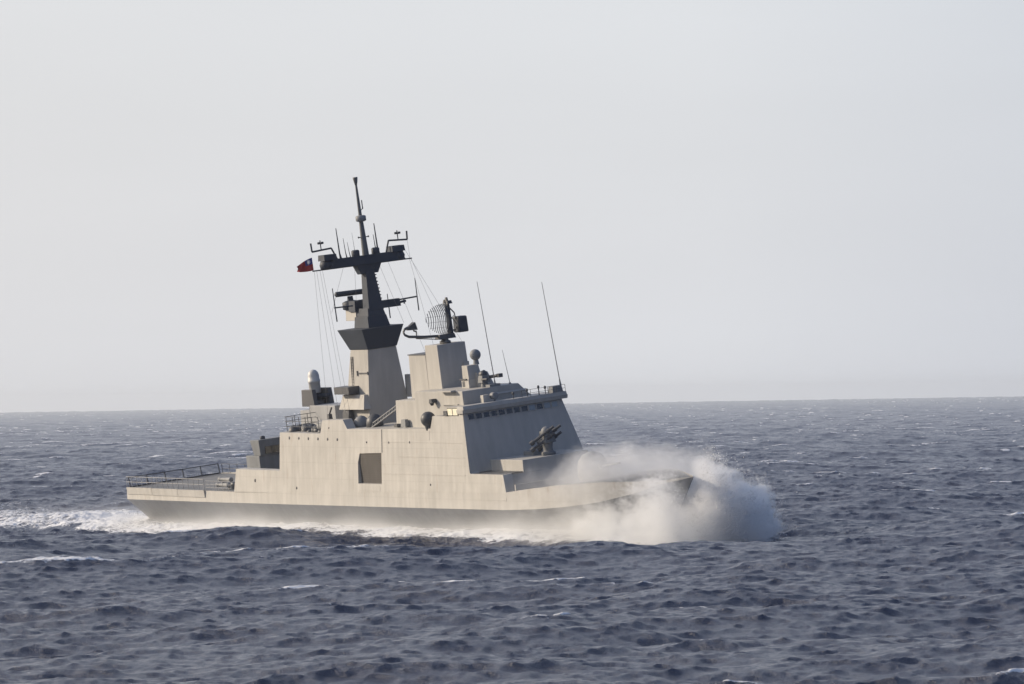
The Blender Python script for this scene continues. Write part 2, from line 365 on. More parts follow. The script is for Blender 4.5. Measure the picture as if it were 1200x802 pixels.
def volume_cloud(name, lo, hi, vox, fn, label, cat):
    n = [max(4, int(round((hi[i]-lo[i])/vox))) for i in range(3)]
    ax = [np.linspace(lo[i], hi[i], n[i]) for i in range(3)]
    X, Y, Z = np.meshgrid(*ax, indexing='ij')
    D = np.clip(fn(X, Y, Z, tuple(n)), 0, None).astype(np.float32)
    edge = np.ones(n, np.float32)
    for i in range(3):
        s = [1, 1, 1]; s[i] = n[i]; e = np.minimum(np.arange(n[i]), np.arange(n[i])[::-1]).reshape(s); edge = edge*np.clip(e/4, 0, 1)
    D *= edge
    me = bpy.data.meshes.new(name); me.vertices.add(D.size)
    flat = np.stack([X.ravel(), Y.ravel(), Z.ravel()], 1).astype(np.float32); me.vertices.foreach_set('co', flat.ravel())
    at = me.attributes.new('dens', 'FLOAT', 'POINT'); at.data.foreach_set('value', D.ravel())
    o = bpy.data.objects.new(name, me); COL.objects.link(o)
    o.location = (SH_T[0], SH_T[1], 0); o.rotation_euler = (0, 0, -HD)
    ng = bpy.data.node_groups.new(name+'_cloud', 'GeometryNodeTree')
    ng.interface.new_socket('Geometry', in_out='INPUT', socket_type='NodeSocketGeometry'); ng.interface.new_socket('Geometry', in_out='OUTPUT', socket_type='NodeSocketGeometry')
    N = ng.nodes; lk = ng.links.new
    gi = N.new('NodeGroupInput'); go = N.new('NodeGroupOutput'); vc = N.new('GeometryNodeVolumeCube')
    vc.inputs['Min'].default_value = lo; vc.inputs['Max'].default_value = hi
    vc.inputs['Resolution X'].default_value = n[0]; vc.inputs['Resolution Y'].default_value = n[1]; vc.inputs['Resolution Z'].default_value = n[2]
    ps = N.new('GeometryNodeInputPosition'); sx = N.new('ShaderNodeSeparateXYZ'); lk(ps.outputs[0], sx.inputs[0])
    idx = None
    for i, mulv in enumerate((n[1]*n[2], n[2], 1)):
        a_ = N.new('ShaderNodeMapRange'); a_.inputs[1].default_value = lo[i]; a_.inputs[2].default_value = hi[i]; a_.inputs[3].default_value = 0; a_.inputs[4].default_value = n[i]-1
        lk(sx.outputs[i], a_.inputs[0])
        b_ = N.new('ShaderNodeMath'); b_.operation = 'ROUND'; lk(a_.outputs[0], b_.inputs[0])
        ti = N.new('FunctionNodeFloatToInt'); lk(b_.outputs[0], ti.inputs[0])
        im = N.new('FunctionNodeIntegerMath'); im.operation = 'MULTIPLY'; lk(ti.outputs[0], im.inputs[0]); im.inputs[1].default_value = mulv
        if idx is None: idx = im.outputs[0]
        else:
            s2 = N.new('FunctionNodeIntegerMath'); s2.operation = 'ADD'; lk(idx, s2.inputs[0]); lk(im.outputs[0], s2.inputs[1]); idx = s2.outputs[0]
    na_ = N.new('GeometryNodeInputNamedAttribute'); na_.data_type = 'FLOAT'; na_.inputs['Name'].default_value = 'dens'
    si = N.new('GeometryNodeSampleIndex'); si.data_type = 'FLOAT'; si.domain = 'POINT'
    lk(gi.outputs[0], si.inputs['Geometry']); lk(na_.outputs[0], si.inputs['Value']); lk(idx, si.inputs['Index'])
    lk(si.outputs[0], vc.inputs['Density'])
    sm = N.new('GeometryNodeSetMaterial'); sm.inputs['Material'].default_value = MIST
    lk(vc.outputs[0], sm.inputs['Geometry']); lk(sm.outputs[0], go.inputs[0])
    md = o.modifiers.new('cloud', 'NODES'); md.node_group = ng
    me.materials.append(MIST)
    tag(o, label, cat, kind='stuff')
    return o

N2D = noise2(512, 1.25, 77)
def bow_density(X, Y, Z, n):
    n1 = noise3(n, 1.75, 31); n2 = noise3(n, 1.35, 32, (1.2, 1.2, 0.6))
    lat = 0.486*X+0.878*Y; dep = 0.878*X-0.486*Y
    # streaks thrown out along arcs from the foot of the stem
    ox, oz = 26.0, -3.0
    ang = np.arctan2(Z-oz, lat-ox+0.25*n1); rad = np.hypot(lat-ox, Z-oz)
    st = samp(N2D, 3.2, ang+0.10*dep, rad*0.055+0.03*dep)
    rag = 0.8*n1+0.9*n2+1.5*st
    top = np.interp(lat, [13, 15.4, 20, 24.8, 27, 30.4, 32.5, 34.4, 36], [7.8, 9.2, 9.4, 8.7, 7.9, 6.3, 5.0, 3.6, 1.0])
    # sheet of water flung to port and ahead of the stem
    edge = np.interp(Z, [-1, 0, 1, 2.2, 4, 6], [32.9, 32.7, 32.9, 32.3, 32.9, 32.2])
    port = sstep(0, 0.25+0.35*sstep(29, 25, lat), (top-Z)*0.75-0.55+0.50*rag)*sstep(0, 0.3, edge-lat+0.70*rag)
    port = port*sstep(24.3, 27.3, lat-2.2*sstep(2.8, 4.6, Z))*sstep(39.5, 42.5, dep)*sstep(53, 49, dep+0.8*n1)
    port = port*np.clip(0.62+0.65*st+0.35*n1+0.25*n2, 0.02, 2.2)*(0.25+0.75*sstep(9.0, 4.0, Z))
    # water thrown out on the starboard side, in front of the bow
    hull = np.interp(X, WX, WY); dd = -Y-hull
    tops = np.interp(lat, [11, 14.5, 16, 18, 21, 24, 27, 29, 31], [0.4, 0.5, 1.2, 2.4, 3.5, 3.9, 3.9, 3.5, 2.0])
    star = sstep(0, 0.9, (tops-Z)*0.8+0.6*rag)*sstep(-2.0, -0.2, dd)*sstep(8.5, 6, dd+0.7*n1)*sstep(62, 57, X)*sstep(10, 15, lat)
    star = star*np.clip(0.42+0.32*st+0.25*n1+0.1*n2, 0.03, 2)
    # thin veil drifting aft over the foredeck
    veil = sstep(0, 2.6, top-Z+0.5+0.5*n1+0.2*n2)*sstep(24, 35, X)*sstep(60, 54, X)*sstep(-10, -6.5, Y)*sstep(10, 5, Y)*sstep(-1, 2, Z)
    veil = veil*np.clip(0.085+0.03*n1+0.03*n2, 0.02, 1)*(1+0.6*sstep(31, 35, X)*sstep(50, 44, X))*np.where(Y < -np.interp(X, KX, KY)-0.3, sstep(52, 44, X), 1.0)
    veil = veil*(1-0.85*sstep(47, 52, X)*sstep(2.0, 0.0, Y))
    return port*1.1+star*0.7+veil
volume_cloud('bow_spray', (16.0, -17.0, -1.2), (63.0, 13.0, 11.0), 0.165, bow_density,
             'dense white spray thrown up around the bow with a thin veil over the foredeck', 'spray')
def droplets(n=60000):
    g = np.random.default_rng(5)
    lo = np.array([30.0, -14, -0.8]); hi = np.array([63.0, 13, 10.5]); N = 160
    m_ = [int((hi[i]-lo[i])/0.4) for i in range(3)]
    ax = [np.linspace(lo[i], hi[i], m_[i]) for i in range(3)]
    X, Y, Z = np.meshgrid(*ax, indexing='ij'); D = np.clip(bow_density(X, Y, Z, tuple(m_)), 0, None)
    core = sstep(0.15, 0.9, D); p = (core*(1-0.75*core)*sstep(23, 27, 0.486*X+0.878*Y)).ravel(); p = p/p.sum()
    i = g.choice(p.size, n, p=p); P0 = np.stack([X.ravel()[i], Y.ravel()[i], Z.ravel()[i]], 1)
    P0 += g.uniform(-0.25, 0.25, P0.shape)
    # some are thrown past the sheet's edge along their own arc from the stem
    out_ = P0-np.array([53.0, 0.0, -2.0]); out_ /= np.linalg.norm(out_, axis=1)[:, None]
    P0 += out_*(g.exponential(0.38, n)*(g.random(n) < 0.6))[:, None]
    ok = P0[:, 2] > -0.6; P0 = P0[ok]; n = len(P0)
    sz = np.clip(np.exp(g.normal(math.log(0.026), 0.45, n)), 0.010, 0.09)
    T = np.array([[1, 1, 1], [1, -1, -1], [-1, 1, -1], [-1, -1, 1]])*0.577
    st_ = 1+1.2*g.random(n)
    dirs = T[None]*sz[:, None, None]
    along_ = (dirs*out_[ok][:, None, :]).sum(2, keepdims=True)*out_[ok][:, None, :]
    V = P0[:, None, :]+dirs+along_*(st_-1)[:, None, None]
    V = V.reshape(-1, 3).astype(np.float32)
    Fq = np.array([[0, 1, 2], [0, 3, 1], [0, 2, 3], [1, 3, 2]]); I = (np.arange(n)[:, None, None]*4+Fq[None]).reshape(-1, 3).astype(np.int32)
    me = bpy.data.meshes.new('spray_droplets'); me.vertices.add(len(V)); me.vertices.foreach_set('co', V.ravel())
    me.loops.add(I.size); me.loops.foreach_set('vertex_index', I.ravel()); me.polygons.add(len(I)); me.polygons.foreach_set('loop_start', np.arange(0, I.size, 3, dtype=np.int32))
    me.update(calc_edges=True)
    m = bpy.data.materials.new('droplet_white'); m.use_nodes = True; t = m.node_tree; t.nodes.clear()
    ou = t.nodes.new('ShaderNodeOutputMaterial'); a_ = t.nodes.new('ShaderNodeBsdfDiffuse'); b_ = t.nodes.new('ShaderNodeBsdfTranslucent'); x_ = t.nodes.new('ShaderNodeMixShader')
    a_.inputs[0].default_value = (0.9, 0.9, 0.9, 1); b_.inputs[0].default_value = (0.9, 0.9, 0.9, 1); x_.inputs[0].default_value = 0.5
    t.links.new(a_.outputs[0], x_.inputs[1]); t.links.new(b_.outputs[0], x_.inputs[2]); t.links.new(x_.outputs[0], ou.inputs[0]); me.materials.append(m)
    o = bpy.data.objects.new('spray_droplets', me); COL.objects.link(o); o.location = (SH_T[0], SH_T[1], 0); o.rotation_euler = (0, 0, -HD)
    tag(o, 'fine white water drops torn off the edges of the bow spray', 'spray', kind='stuff')
droplets()
def side_density(X, Y, Z, n):
    n1 = noise3(n, 1.7, 41, (0.6, 1, 1)); n2 = noise3(n, 1.25, 42)
    hull = np.interp(X, WX, WY); hull[X < -62] = 1.0
    dd = -Y-hull
    px_ = [-125, -90, -66, -58, -45, -30, -20, -8, 0, 6, 14, 20, 24, 34, 46]
    hgt = np.interp(X, px_, [0.5, 1.0, 0.9, 0.4, 0.5, 0.9, 0.65, 0.6, 0.75, 0.4, 0.4, 0.85, 0.7, 0.9, 1.1])*np.clip(1+0.35*n1+0.15*n2, 0.3, 2)
    core = np.exp(-(np.clip(Z+0.4, 0, None)/np.maximum(hgt, 0.2))**1.6)*0.22
    mist = np.exp(-np.clip(Z, 0, None)/(hgt*1.7))*0.042
    foot = np.where(X < -62, sstep(10.5, 6, np.abs(Y)+1.2*n1), sstep(-1.5, 0.3, dd)*sstep(10.5, 6, dd+1.2*n1))
    return (core*np.clip(0.8+0.45*n1+0.3*n2, 0, 2)+mist*np.clip(1+0.5*n1, 0, 2))*foot*sstep(-126, -100, X)
volume_cloud('side_mist', (-128.0, -20.0, -1.2), (46.0, 9.0, 6.5), 0.42, side_density,
             'low white mist of spray and wash rising along the starboard waterline of the frigate', 'mist')
# ------------------------------------------------------------------ the frigate
ship = empty('frigate'); ship.matrix_world = SHIP
tag(ship, 'grey naval frigate with tall dark mast ploughing bow first through white spray', 'warship')

def hull_mesh():
    xs = sorted(set(list(np.linspace(-64.8, 30, 40))+list(np.linspace(30, 54, 30))+list(np.linspace(54, BOWX, 12))))
    m = MB()
    def stem(x, z):            # raked stem and stern: stations slide along x with depth
        kzz = kz(x); t = np.clip((kzz-z)/kzz, 0, 2)
        return x-t*np.interp(x, [-64.8, -55, 30, 50, BOWX], [-2.6, 0, 0, 2.0, 6.2])
    rows_low = [-3.5, -1.2, 0.0, 0.35, 0.7, 1.0]
    def pt(x, f, sgn):
        k, yk, yw = kz(x), ky(x), wy(min(x, 53))*(1 if x < 53 else max(0.0, (BOWX-x)/(BOWX-53)))
        if f == -3.5: y, z = yw*0.70, -3.5
        elif f == -1.2: y, z = yw*0.93, -1.2
        else: y = yw+(yk-yw)*(f**1.15); z = k*f
        y = max(y, 0.0) if x < BOWX-0.01 else 0.0
        return (stem(x, z), sgn*y, z)
    for sgn in (-1, 1):
        vs = [pt(x, f, sgn) for x in xs for f in rows_low]; nr = len(rows_low)
        m.add(vs, [(i*nr+j, (i+1)*nr+j, (i+1)*nr+j+1, i*nr+j+1) for i in range(len(xs)-1) for j in range(nr-1)], True)
        # sheer strake above the knuckle
        vs = []
        for x in xs:
            d = max(dz(x), kz(x)+0.02); top = 0.10 if x < 45 else 0.10*(BOWX-x)/(BOWX-45)
            vs += [(x, sgn*ky(x), kz(x)), (x, sgn*max(ky(x)-top, 0), d)]
        m.add(vs, [(2*i, 2*i+2, 2*i+3, 2*i+1) for i in range(len(xs)-1)], True)
    # transom
    x = xs[0]
    a_ = [pt(x, f, -1) for f in rows_low]+[(x, -ky(x)+0.1, dz(x))]; b_ = [(p[0], -p[1], p[2]) for p in a_]
    n = len(a_); m.add(a_+b_, [(i, i+1, n+i+1, n+i) for i in range(n-1)])
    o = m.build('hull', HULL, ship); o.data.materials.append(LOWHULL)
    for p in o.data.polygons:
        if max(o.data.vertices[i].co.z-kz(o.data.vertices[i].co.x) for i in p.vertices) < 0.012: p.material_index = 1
    return o
hull = hull_mesh()
# decks
d = MB(); xs = list(np.linspace(-64.6, -20, 20))
vs = []
for x in xs: vs += [(x, -ky(x)+0.16, dz(x)-0.06), (x, ky(x)-0.16, dz(x)-0.06)]
d.add(vs, [(2*i, 2*i+2, 2*i+3, 2*i+1) for i in range(len(xs)-1)])
d.build('flight_deck', DECK, ship)
d = MB(); xs = list(np.linspace(20, BOWX-0.4, 30)); vs = []
for x in xs:
    y = max(ky(x)-0.2, 0.02); vs += [(x, -y, dz(x)-0.05), (x, y, dz(x)-0.05)]
d.add(vs, [(2*i, 2*i+2, 2*i+3, 2*i+1) for i in range(len(xs)-1)])
d.build('foredeck', DECK, ship)
# fold-down plates along the flight deck edge, proud of the strake
for sgn in (-1, 1):
    m = MB()
    for (x0, x1) in ((-64.4, -57.1), (-57.0, -49.6), (-49.5, -42.0)):
        y0, y1 = ky(x0), ky(x1)
        m.add([(x0, sgn*(y0+0.05), 4.42), (x1, sgn*(y1+0.05), 4.46), (x1, sgn*(y1+0.13), 5.30), (x0, sgn*(y0+0.13), 5.26),
               (x0, sgn*(y0-0.12), 4.42), (x1, sgn*(y1-0.12), 4.46), (x1, sgn*(y1-0.03), 5.30), (x0, sgn*(y0-0.03), 5.26)],
              [(0, 1, 2, 3), (4, 7, 6, 5), (0, 4, 5, 1), (3, 2, 6, 7), (0, 3, 7, 4), (1, 5, 6, 2)])
    m.build('deck_edge_plate', HULL, ship)

def rail(name, pts, h, n, parent, m=STEEL, r=0.035, rails=(0.5, 1.0), posts=None):
    mb = MB(); pts = [Vector(p) for p in pts]
    up_ = Vector((0, 0, 1))
    for f in rails:
        for i in range(len(pts)-1): mb.tube(pts[i]+up_*h*f, pts[i+1]+up_*h*f, r*0.8, None, 6)
    seg = [(pts[i+1]-pts[i]).length for i in range(len(pts)-1)]; tot = sum(seg)
    for k in range(n+1):
        t = tot*k/n; i = 0
        while i < len(seg)-1 and t > seg[i]: t -= seg[i]; i += 1
        p = pts[i].lerp(pts[i+1], min(1, t/seg[i])); mb.tube(p, p+up_*h, r, None, 6)
    return mb.build(name, m, parent)
RAILG = mat('rail_grey', (0.30, 0.30, 0.30), 0.6)
rail('deck_railing', [(-64.3, -ky(-64.3)-0.02, 5.28), (-53, -6.65, 5.30), (-42, -6.9, 5.32)], 1.25, 15, ship, RAILG, 0.045)
rail('deck_railing', [(-41.5, -6.9, 5.25), (-34.6, -7.0, 5.25)], 1.15, 6, ship, RAILG, 0.03, (0.33, 0.66, 1.0))
rail('deck_railing', [(-64.3, ky(-64.3)-0.1, 5.2), (-53, 6.5, 5.2), (-36, 6.85, 5.25)], 1.1, 14, ship, STEEL, 0.035)
# net frames folded up along the stern
fr = MB(); fr.path([(-64.4, -6.0, 5.25), (-64.4, 5.9, 5.25)], 0.08); fr.path([(-64.7, -6.0, 6.35), (-64.7, 6.0, 6.35)], 0.055)
for y in np.linspace(-6, 6, 6): fr.tube((-64.4, y, 5.25), (-64.7, y, 6.4), 0.07)
nf = fr.build('stern_net_frame', STEEL, ship)
net = MB()
for y in np.linspace(-5.9, 5.9, 40): net.tube((-64.42, y, 5.25), (-64.7, y, 6.35), 0.012, None, 4)
for k in range(1, 5): net.tube((-64.42-0.06*k, -6, 5.25+0.22*k), (-64.42-0.06*k, 6, 5.25+0.22*k), 0.012, None, 4)
net.build('net', STEEL, nf)
# torpedo tubes at the break of the deck
tt = MB(); tt.tube((-38.3, -5.2, 5.2), (-38.3, -5.2, 5.75), 0.42, 0.35)
tb = tt.build('torpedo_tubes', STEEL, ship)
for (dy, zz) in ((-0.36, 5.75), (0.36, 5.75), (0, 6.35)):
    MB().lathe((-41.2, -5.2+dy, zz), (1, 0, 0), [(0.20, 0), (0.26, 0.02), (0.26, 0.35), (0.22, 0.4), (0.22, 2.7), (0.27, 2.72), (0.27, 3.1), (0.2, 3.15)], 14).build('torpedo_tube', GREY, tb)

# ---- superstructure slab: two halves either side of the boat bay
A_ = [(-34.0, 5.23), (-33.4, 7.84), (-22.2, 7.78), (-22.0, 12.05), (-11.9, 11.95), (-11.4, 13.43), (-6.4, 13.5), (-5.4, 12.5), (0, 12.52), (0, 9.92), (-2.5, 9.86), (-2.95, 8.9), (-2.95, 6.6), (0, 6.6), (0, 5.25)]
B_ = [(0, 5.25), (0, 6.6), (2.6, 6.6), (2.6, 9.96), (0, 9.92), (0, 12.52), (14.0, 12.62), (14.5, 13.95), (20.95, 13.95), (21.25, 14.2), (22.55, 8.1), (22.75, 7.94), (29.75, 7.94), (30.4, 6.0), (30.4, 5.2)]
def slab(name, poly, m_):
    mb = MB()
    for sgn in (-1, 1):
        n = len(poly); th = 1.1
        mb.add([(x, sgn*-flank(z), z) for x, z in poly]+[(x, sgn*(-flank(z)-th), z) for x, z in poly],
               [tuple(range(n)), tuple(range(n, 2*n))[::-1]]+[(i, n+i, n+(i+1) % n, (i+1) % n) for i in range(n)])
    return mb.build(name, m_, ship)
sup = slab('superstructure', A_, HULL); slab('forward_superstructure', B_, HULL)
core = MB()
iy = 5.4
core.box(-21.9, 21.0, -iy, iy, 5.2, 11.85, (0.1, 0), 0.25)
core.box(-5.6, 20.6, -iy+0.2, iy-0.2, 11.85, 12.45, 0, 0.05)
core.build('deckhouse_core', SUPER, ship)
# bay: recess and roller shutter
b = MB(); b.box(-2.98, 2.62, -6.35, -6.1, 6.5, 10.05)
sh = b.build('boat_bay_shutter', SHUT, ship)
b = MB()
for k in range(16): b.box(-2.9, 2.55, -6.38, -6.33, 6.62+k*0.21, 6.62+k*0.21+0.09)
b.build('shutter_slats', SHUT, sh)
b = MB()
for s_ in (1,):
    b.box(2.68, 2.84, flank(9.5)-0.10, flank(9.5)+0.2, 5.4, 12.5, 0, (0, 0))
# seam strip follows the lean of the flank
b = MB()
for (za, zb) in ((10.0, 12.5),):
    b.add([(2.70, flank(za)-0.02, za), (2.86, flank(za)-0.02, za), (2.86, flank(zb)-0.02, zb), (2.70, flank(zb)-0.02, zb),
           (2.70, flank(za)+0.1, za), (2.86, flank(za)+0.1, za), (2.86, flank(zb)+0.1, zb), (2.70, flank(zb)+0.1, zb)],
          [(0, 1, 2, 3), (4, 7, 6, 5), (0, 3, 7, 4), (1, 5, 6, 2), (3, 2, 6, 7), (0, 4, 5, 1)])
b.build('flank_seam_strip', STEEL, ship)
# row of small scuttles under the gun deck
for k in range(6):
    x = -19.6+k*2.36; z = 11.45-0.02*k
    MB().lathe((x, flank(z)+0.02, z), (0, -1, 0.11), [(0.17, 0), (0.17, 0.05), (0.10, 0.06)], 12).build('scuttle', STEEL, sup)
for (x, z, r) in ((-18.0, 5.9, 0.16), (-28.5, 6.6, 0.2), (0.6, 5.55, 0.18), (-9.8, 12.6, 0.1), (4.4, 11.1, 0.13), (9.2, 11.15, 0.13), (-0.8, 11.1, 0.12), (13.8, 6.7, 0.12)):
    MB().lathe((x, flank(z)+0.02, z), (0, -1, 0.11), [(r, 0), (r, 0.05), (r*0.6, 0.08)], 12).build('hull_fitting', STEEL, sup)
# thin horizontal rubbing strips and doublers on the forward flank
def strip(x0, x1, z, h, proud=0.03, m_=HULL, name='plate_strake'):
    za, zb = z-h/2, z+h/2
    vs = [(x0, flank(za)-proud, za), (x1, flank(za)-proud, za), (x1, flank(zb)-proud, zb), (x0, flank(zb)-proud, zb),
          (x0, flank(za)+0.05, za), (x1, flank(za)+0.05, za), (x1, flank(zb)+0.05, zb), (x0, flank(zb)+0.05, zb)]
    return MB().add(vs, [(0, 1, 2, 3), (4, 7, 6, 5), (0, 3, 7, 4), (1, 5, 6, 2), (3, 2, 6, 7), (0, 4, 5, 1)]).build(name, m_, sup)
strip(2.9, 20.9, 11.15, 0.05); strip(6.5, 21.4, 9.6, 0.05); strip(2.9, 21.6, 7.75, 0.06); strip(-33, 30.0, 5.32, 0.06)
strip(11.0, 13.8, 11.9, 1.0, 0.02); strip(-2.6, 2.2, 6.1, 0.5, 0.02)

# ---- bridge front: a raked slab across the ship, rounded into the flank at its foot
fb_ = MB()
zt = 14.2; zs = [zt, 12, 10, 9.0, 8.5, 8.15, 7.98]
def fx(z): return 21.3+(zt-z)*0.205
left = [(fx(z), flank(z)+0.04+(0.0 if z > 9.2 else 0.35*((9.2-z)/1.25)**2), z) for z in zs]
rightp = [(x, -y+0.15+0.12*(14.2-z), z) for x, y, z in left]
n = len(zs)
fb_.add(left+rightp+[(19.5, y, z) for _, y, z in left]+[(19.5, y, z) for _, y, z in rightp],
        [(i, i+1, n+i+1, n+i) for i in range(n-1)]+[(0, n, 3*n, 2*n)]+[(i, 2*n+i, 2*n+i+1, i+1) for i in range(n-1)]+[(n+i, n+i+1, 3*n+i+1, 3*n+i) for i in range(n-1)])
bridge = fb_.build('bridge', SUPER, ship)
# bridge windows, one pane each, in a frame
ys = np.linspace(-5.55, 5.55, 13)
for k in range(12):
    y0, y1 = ys[k]+0.10, ys[k+1]-0.10
    za, zb = 13.50, 14.05
    off = 0.03
    f_ = MB(); w_ = 0.055
    def q(y, z, o): return (fx(z)+o, y, z)
    def plate(mb, ya, yb, z0, z1, o):
        mb.add([q(ya, z0, o), q(yb, z0, o), q(yb, z1, o), q(ya, z1, o), q(ya, z0, -0.03), q(yb, z0, -0.03), q(yb, z1, -0.03), q(ya, z1, -0.03)],
               [(0, 1, 2, 3), (4, 7, 6, 5), (0, 4, 5, 1), (3, 2, 6, 7), (0, 3, 7, 4), (1, 5, 6, 2)])
    plate(f_, y0-w_, y1+w_, za-w_, za, 0.07); plate(f_, y0-w_, y1+w_, zb, zb+w_, 0.07); plate(f_, y0-w_, y0, za, zb, 0.07); plate(f_, y1, y1+w_, za, zb, 0.07)
    fo = f_.build('bridge_window', SUPER, ship)
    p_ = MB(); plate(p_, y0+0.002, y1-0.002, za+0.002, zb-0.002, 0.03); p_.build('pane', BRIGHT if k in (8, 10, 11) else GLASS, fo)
# side windows of the bridge wing, sun glint painted as pale yellow panes
MB().box(17.9, 20.27, -5.97, -5.93, 13.97, 14.82).build('wing_window_surround', STEEL, ship)
for x0 in (18.05, 19.2):
    MB().box(x0, x0+0.98, -6.02, -5.80, 14.05, 14.74).build('wing_window', PANE, ship)
MB().box(17.2, 18.0, -6.1, -5.6, 14.0, 14.5).build('wing_light_box', STEEL, ship)
# roof slab with a deep eave
rf = MB(); rf.box(20.3, 21.62, -6.15, 6.6, 14.22, 14.6, (0, -0.12), (-0.03, -0.03)); rf.box(20.32, 21.75, -6.1, 6.55, 14.6, 14.98, (0, 0.10), 0.05)
roof = rf.build('bridge_roof', SUPER, ship)
MB().box(17.0, 20.28, -5.9, 6.3, 13.7, 14.9, (0.1, 0), 0.04).build('bridge_wing_cabin', SUPER, ship)
rail('roof_railing', [(21.9, 1.0, 14.98), (21.9, 6.3, 14.98)], 0.75, 5, roof, STEEL, 0.025)
MB().box(20.6, 21.6, 4.9, 6.2, 14.98, 15.65, 0.08, 0.1).build('antenna_tuner', GREY, roof)
for (y, h_) in ((0.3, 0.7), (2.0, 0.9), (3.4, 1.15), (4.2, 0.9)):
    MB().tube((21.3, y, 14.98), (21.3, y, 14.98+h_*0.6), 0.05).lathe((21.3, y, 14.98+h_*0.6), (0, 0, 1), [(0.10, 0), (0.13, 0.05), (0.13, 0.25), (0.05, 0.32)], 10).build('roof_fitting', STEEL, roof)
sl_ = MB(); sl_.tube((20.6, -1.6, 14.98), (20.6, -1.6, 15.3), 0.12); sl_.lathe((20.1, -1.6, 15.55), (1, 0, 0.0), [(0.2, 0), (0.36, 0.1), (0.38, 0.75), (0.30, 0.8)], 16)
sl_.build('searchlight', GREY, roof)
MB().box(19.8, 20.5, -2.9, -2.1, 14.98, 15.75, 0.05, 0.05).build('chart_box', SUPER, roof)

# ---- the blocks behind the bridge
mid = MB(); mid.box(2.2, 7.9, -4.0, 4.0, 12.4, 15.35, (0.25, 0), 0.12); mid1 = mid.build('aft_deckhouse', SUPER, ship, 0.04)
mid = MB()
pl = [(-4.3, 12.4), (4.4, 12.4), (4.3, 14.6), (2.6, 16.35), (-4.25, 16.35)]
mid.add([(7.7, y, z) for y, z in pl]+[(18.5 if z > 13 else 18.7, y, z) for y, z in pl], [(0, 1, 2, 3, 4), (9, 8, 7, 6, 5)]+[(i, 5+i, 5+(i+1) % 5, (i+1) % 5) for i in range(5)])
mid2 = mid.build('forward_deckhouse', SUPER, ship, 0.04)
MB().box(18.72, 18.80, -0.8, 3.3, 15.55, 15.72).build('white_stripe', WHITE, mid2)
MB().box(14.0, 17.5, -4.45, -4.30, 14.9, 15.0).box(14.0, 17.2, -4.9, -4.3, 16.35, 16.5).build('gutter', SUPER, mid2)
lmp = MB(); lmp.box(12.0, 12.7, -4.9, -4.3, 15.2, 15.6, 0.1); lmp.tube((12.3, -4.7, 14.9), (12.3, -4.7, 15.2), 0.14, 0.3); lmp.build('floodlight', STEEL, mid2)
MB().box(4.3, 5.4, -4.6, -4.05, 12.55, 13.35, 0.1, 0.1).build('locker', GREY, mid1)
MB().box(2.6, 3.3, -4.5, -4.05, 12.5, 12.85).build('locker', STEEL, mid1)
# decoy launcher ball on the side deck
bl = MB(); bl.ball((13.2, -5.85, 13.6), 0.82, 14); bl.tube((13.2, -5.85, 12.4), (13.2, -5.85, 13.0), 0.35, 0.5)
bl.build('sensor_dome', STEEL, ship)
b = MB(); b.path([(13.9, -5.9, 13.75), (17.0, -5.95, 14.0)], 0.04); b.tube((13.6, -6.0, 12.6), (13.6, -6.0, 13.2), 0.12); b.build('dome_strut', STEEL, ship)

# ---- stack, director and dome forward of the radar tower
st_ = MB(); st_.box(13.7, 15.3, -1.6, 1.0, 16.35, 17.3, 0.0, (0.0, -0.1)); st_.box(13.85, 15.25, -1.5, 0.1, 17.3, 18.75, (0.1, 0.12), (0.0, 0.2)); st_.box(14.2, 15.9, -0.6, 1.2, 16.35, 17.9, (0, 0.4), (0, 0.5))
stack = st_.build('director_pedestal', SUPER, ship, 0.03)
MB().box(13.6, 15.0, -1.75, -1.6, 17.25, 17.36).box(13.9, 14.4, -1.62, -1.55, 16.5, 17.1).build('pedestal_step', STEEL, stack)
dm = MB(); dm.tube((14.5, 0.0, 18.7), (14.5, 0.0, 19.2), 0.35, 0.28); dm.ball((14.5, 0, 19.75), 0.6, 14)
dm.build('satcom_dome', GREY, ship)
op = MB(); op.tube((16.9, -0.6, 16.3), (16.9, -0.6, 16.9), 0.45, 0.35); op.box(16.4, 17.4, -1.1, -0.1, 16.85, 17.6, 0.1, 0.1)
od = op.build('gun_director', GREY, ship)
MB().lathe((16.8, -0.5, 17.7), (0.8, 0.35, 0.2), [(0.15, -0.5), (0.42, -0.35), (0.45, 0.15), (0.30, 0.3)], 14).build('director_dish', STEEL, od)
MB().tube((17.0, -0.1, 17.35), (18.4, 0.45, 17.45), 0.18, 0.16).tube((17.2, -1.0, 17.2), (18.0, -0.8, 17.2), 0.13).box(18.2, 18.7, 0.25, 0.75, 17.25, 17.65).build('sight_tube', STEEL, od)
def whip(name, p, q_, r0, r1, base_r=0.12, par=None):
    b = MB(); p = Vector(p); q_ = Vector(q_); d_ = (q_-p); b.tube(p, p+d_*0.06, base_r, base_r*0.6); b.tube(p+d_*0.05, p+d_*0.5, r0, (r0+r1)/2); b.tube(p+d_*0.5, q_, (r0+r1)/2, r1)
    return b.build(name, WIRE, par or ship)
whip('whip_antenna', (18.2, 0, 16.3), (16.8, 0, 27.56), 0.055, 0.03)
whip('whip_antenna', (20.9, 6.35, 15.6), (17.9, 7.2, 26.6), 0.055, 0.03)
b = MB(); b.box(17.5, 18.4, -0.8, 0.5, 16.35, 16.62); b.build('antenna_base', GREY, ship)
whip('whip_antenna', (18.0, 1.9, 16.3), (17.4, 1.75, 20.0), 0.04, 0.02, 0.16)

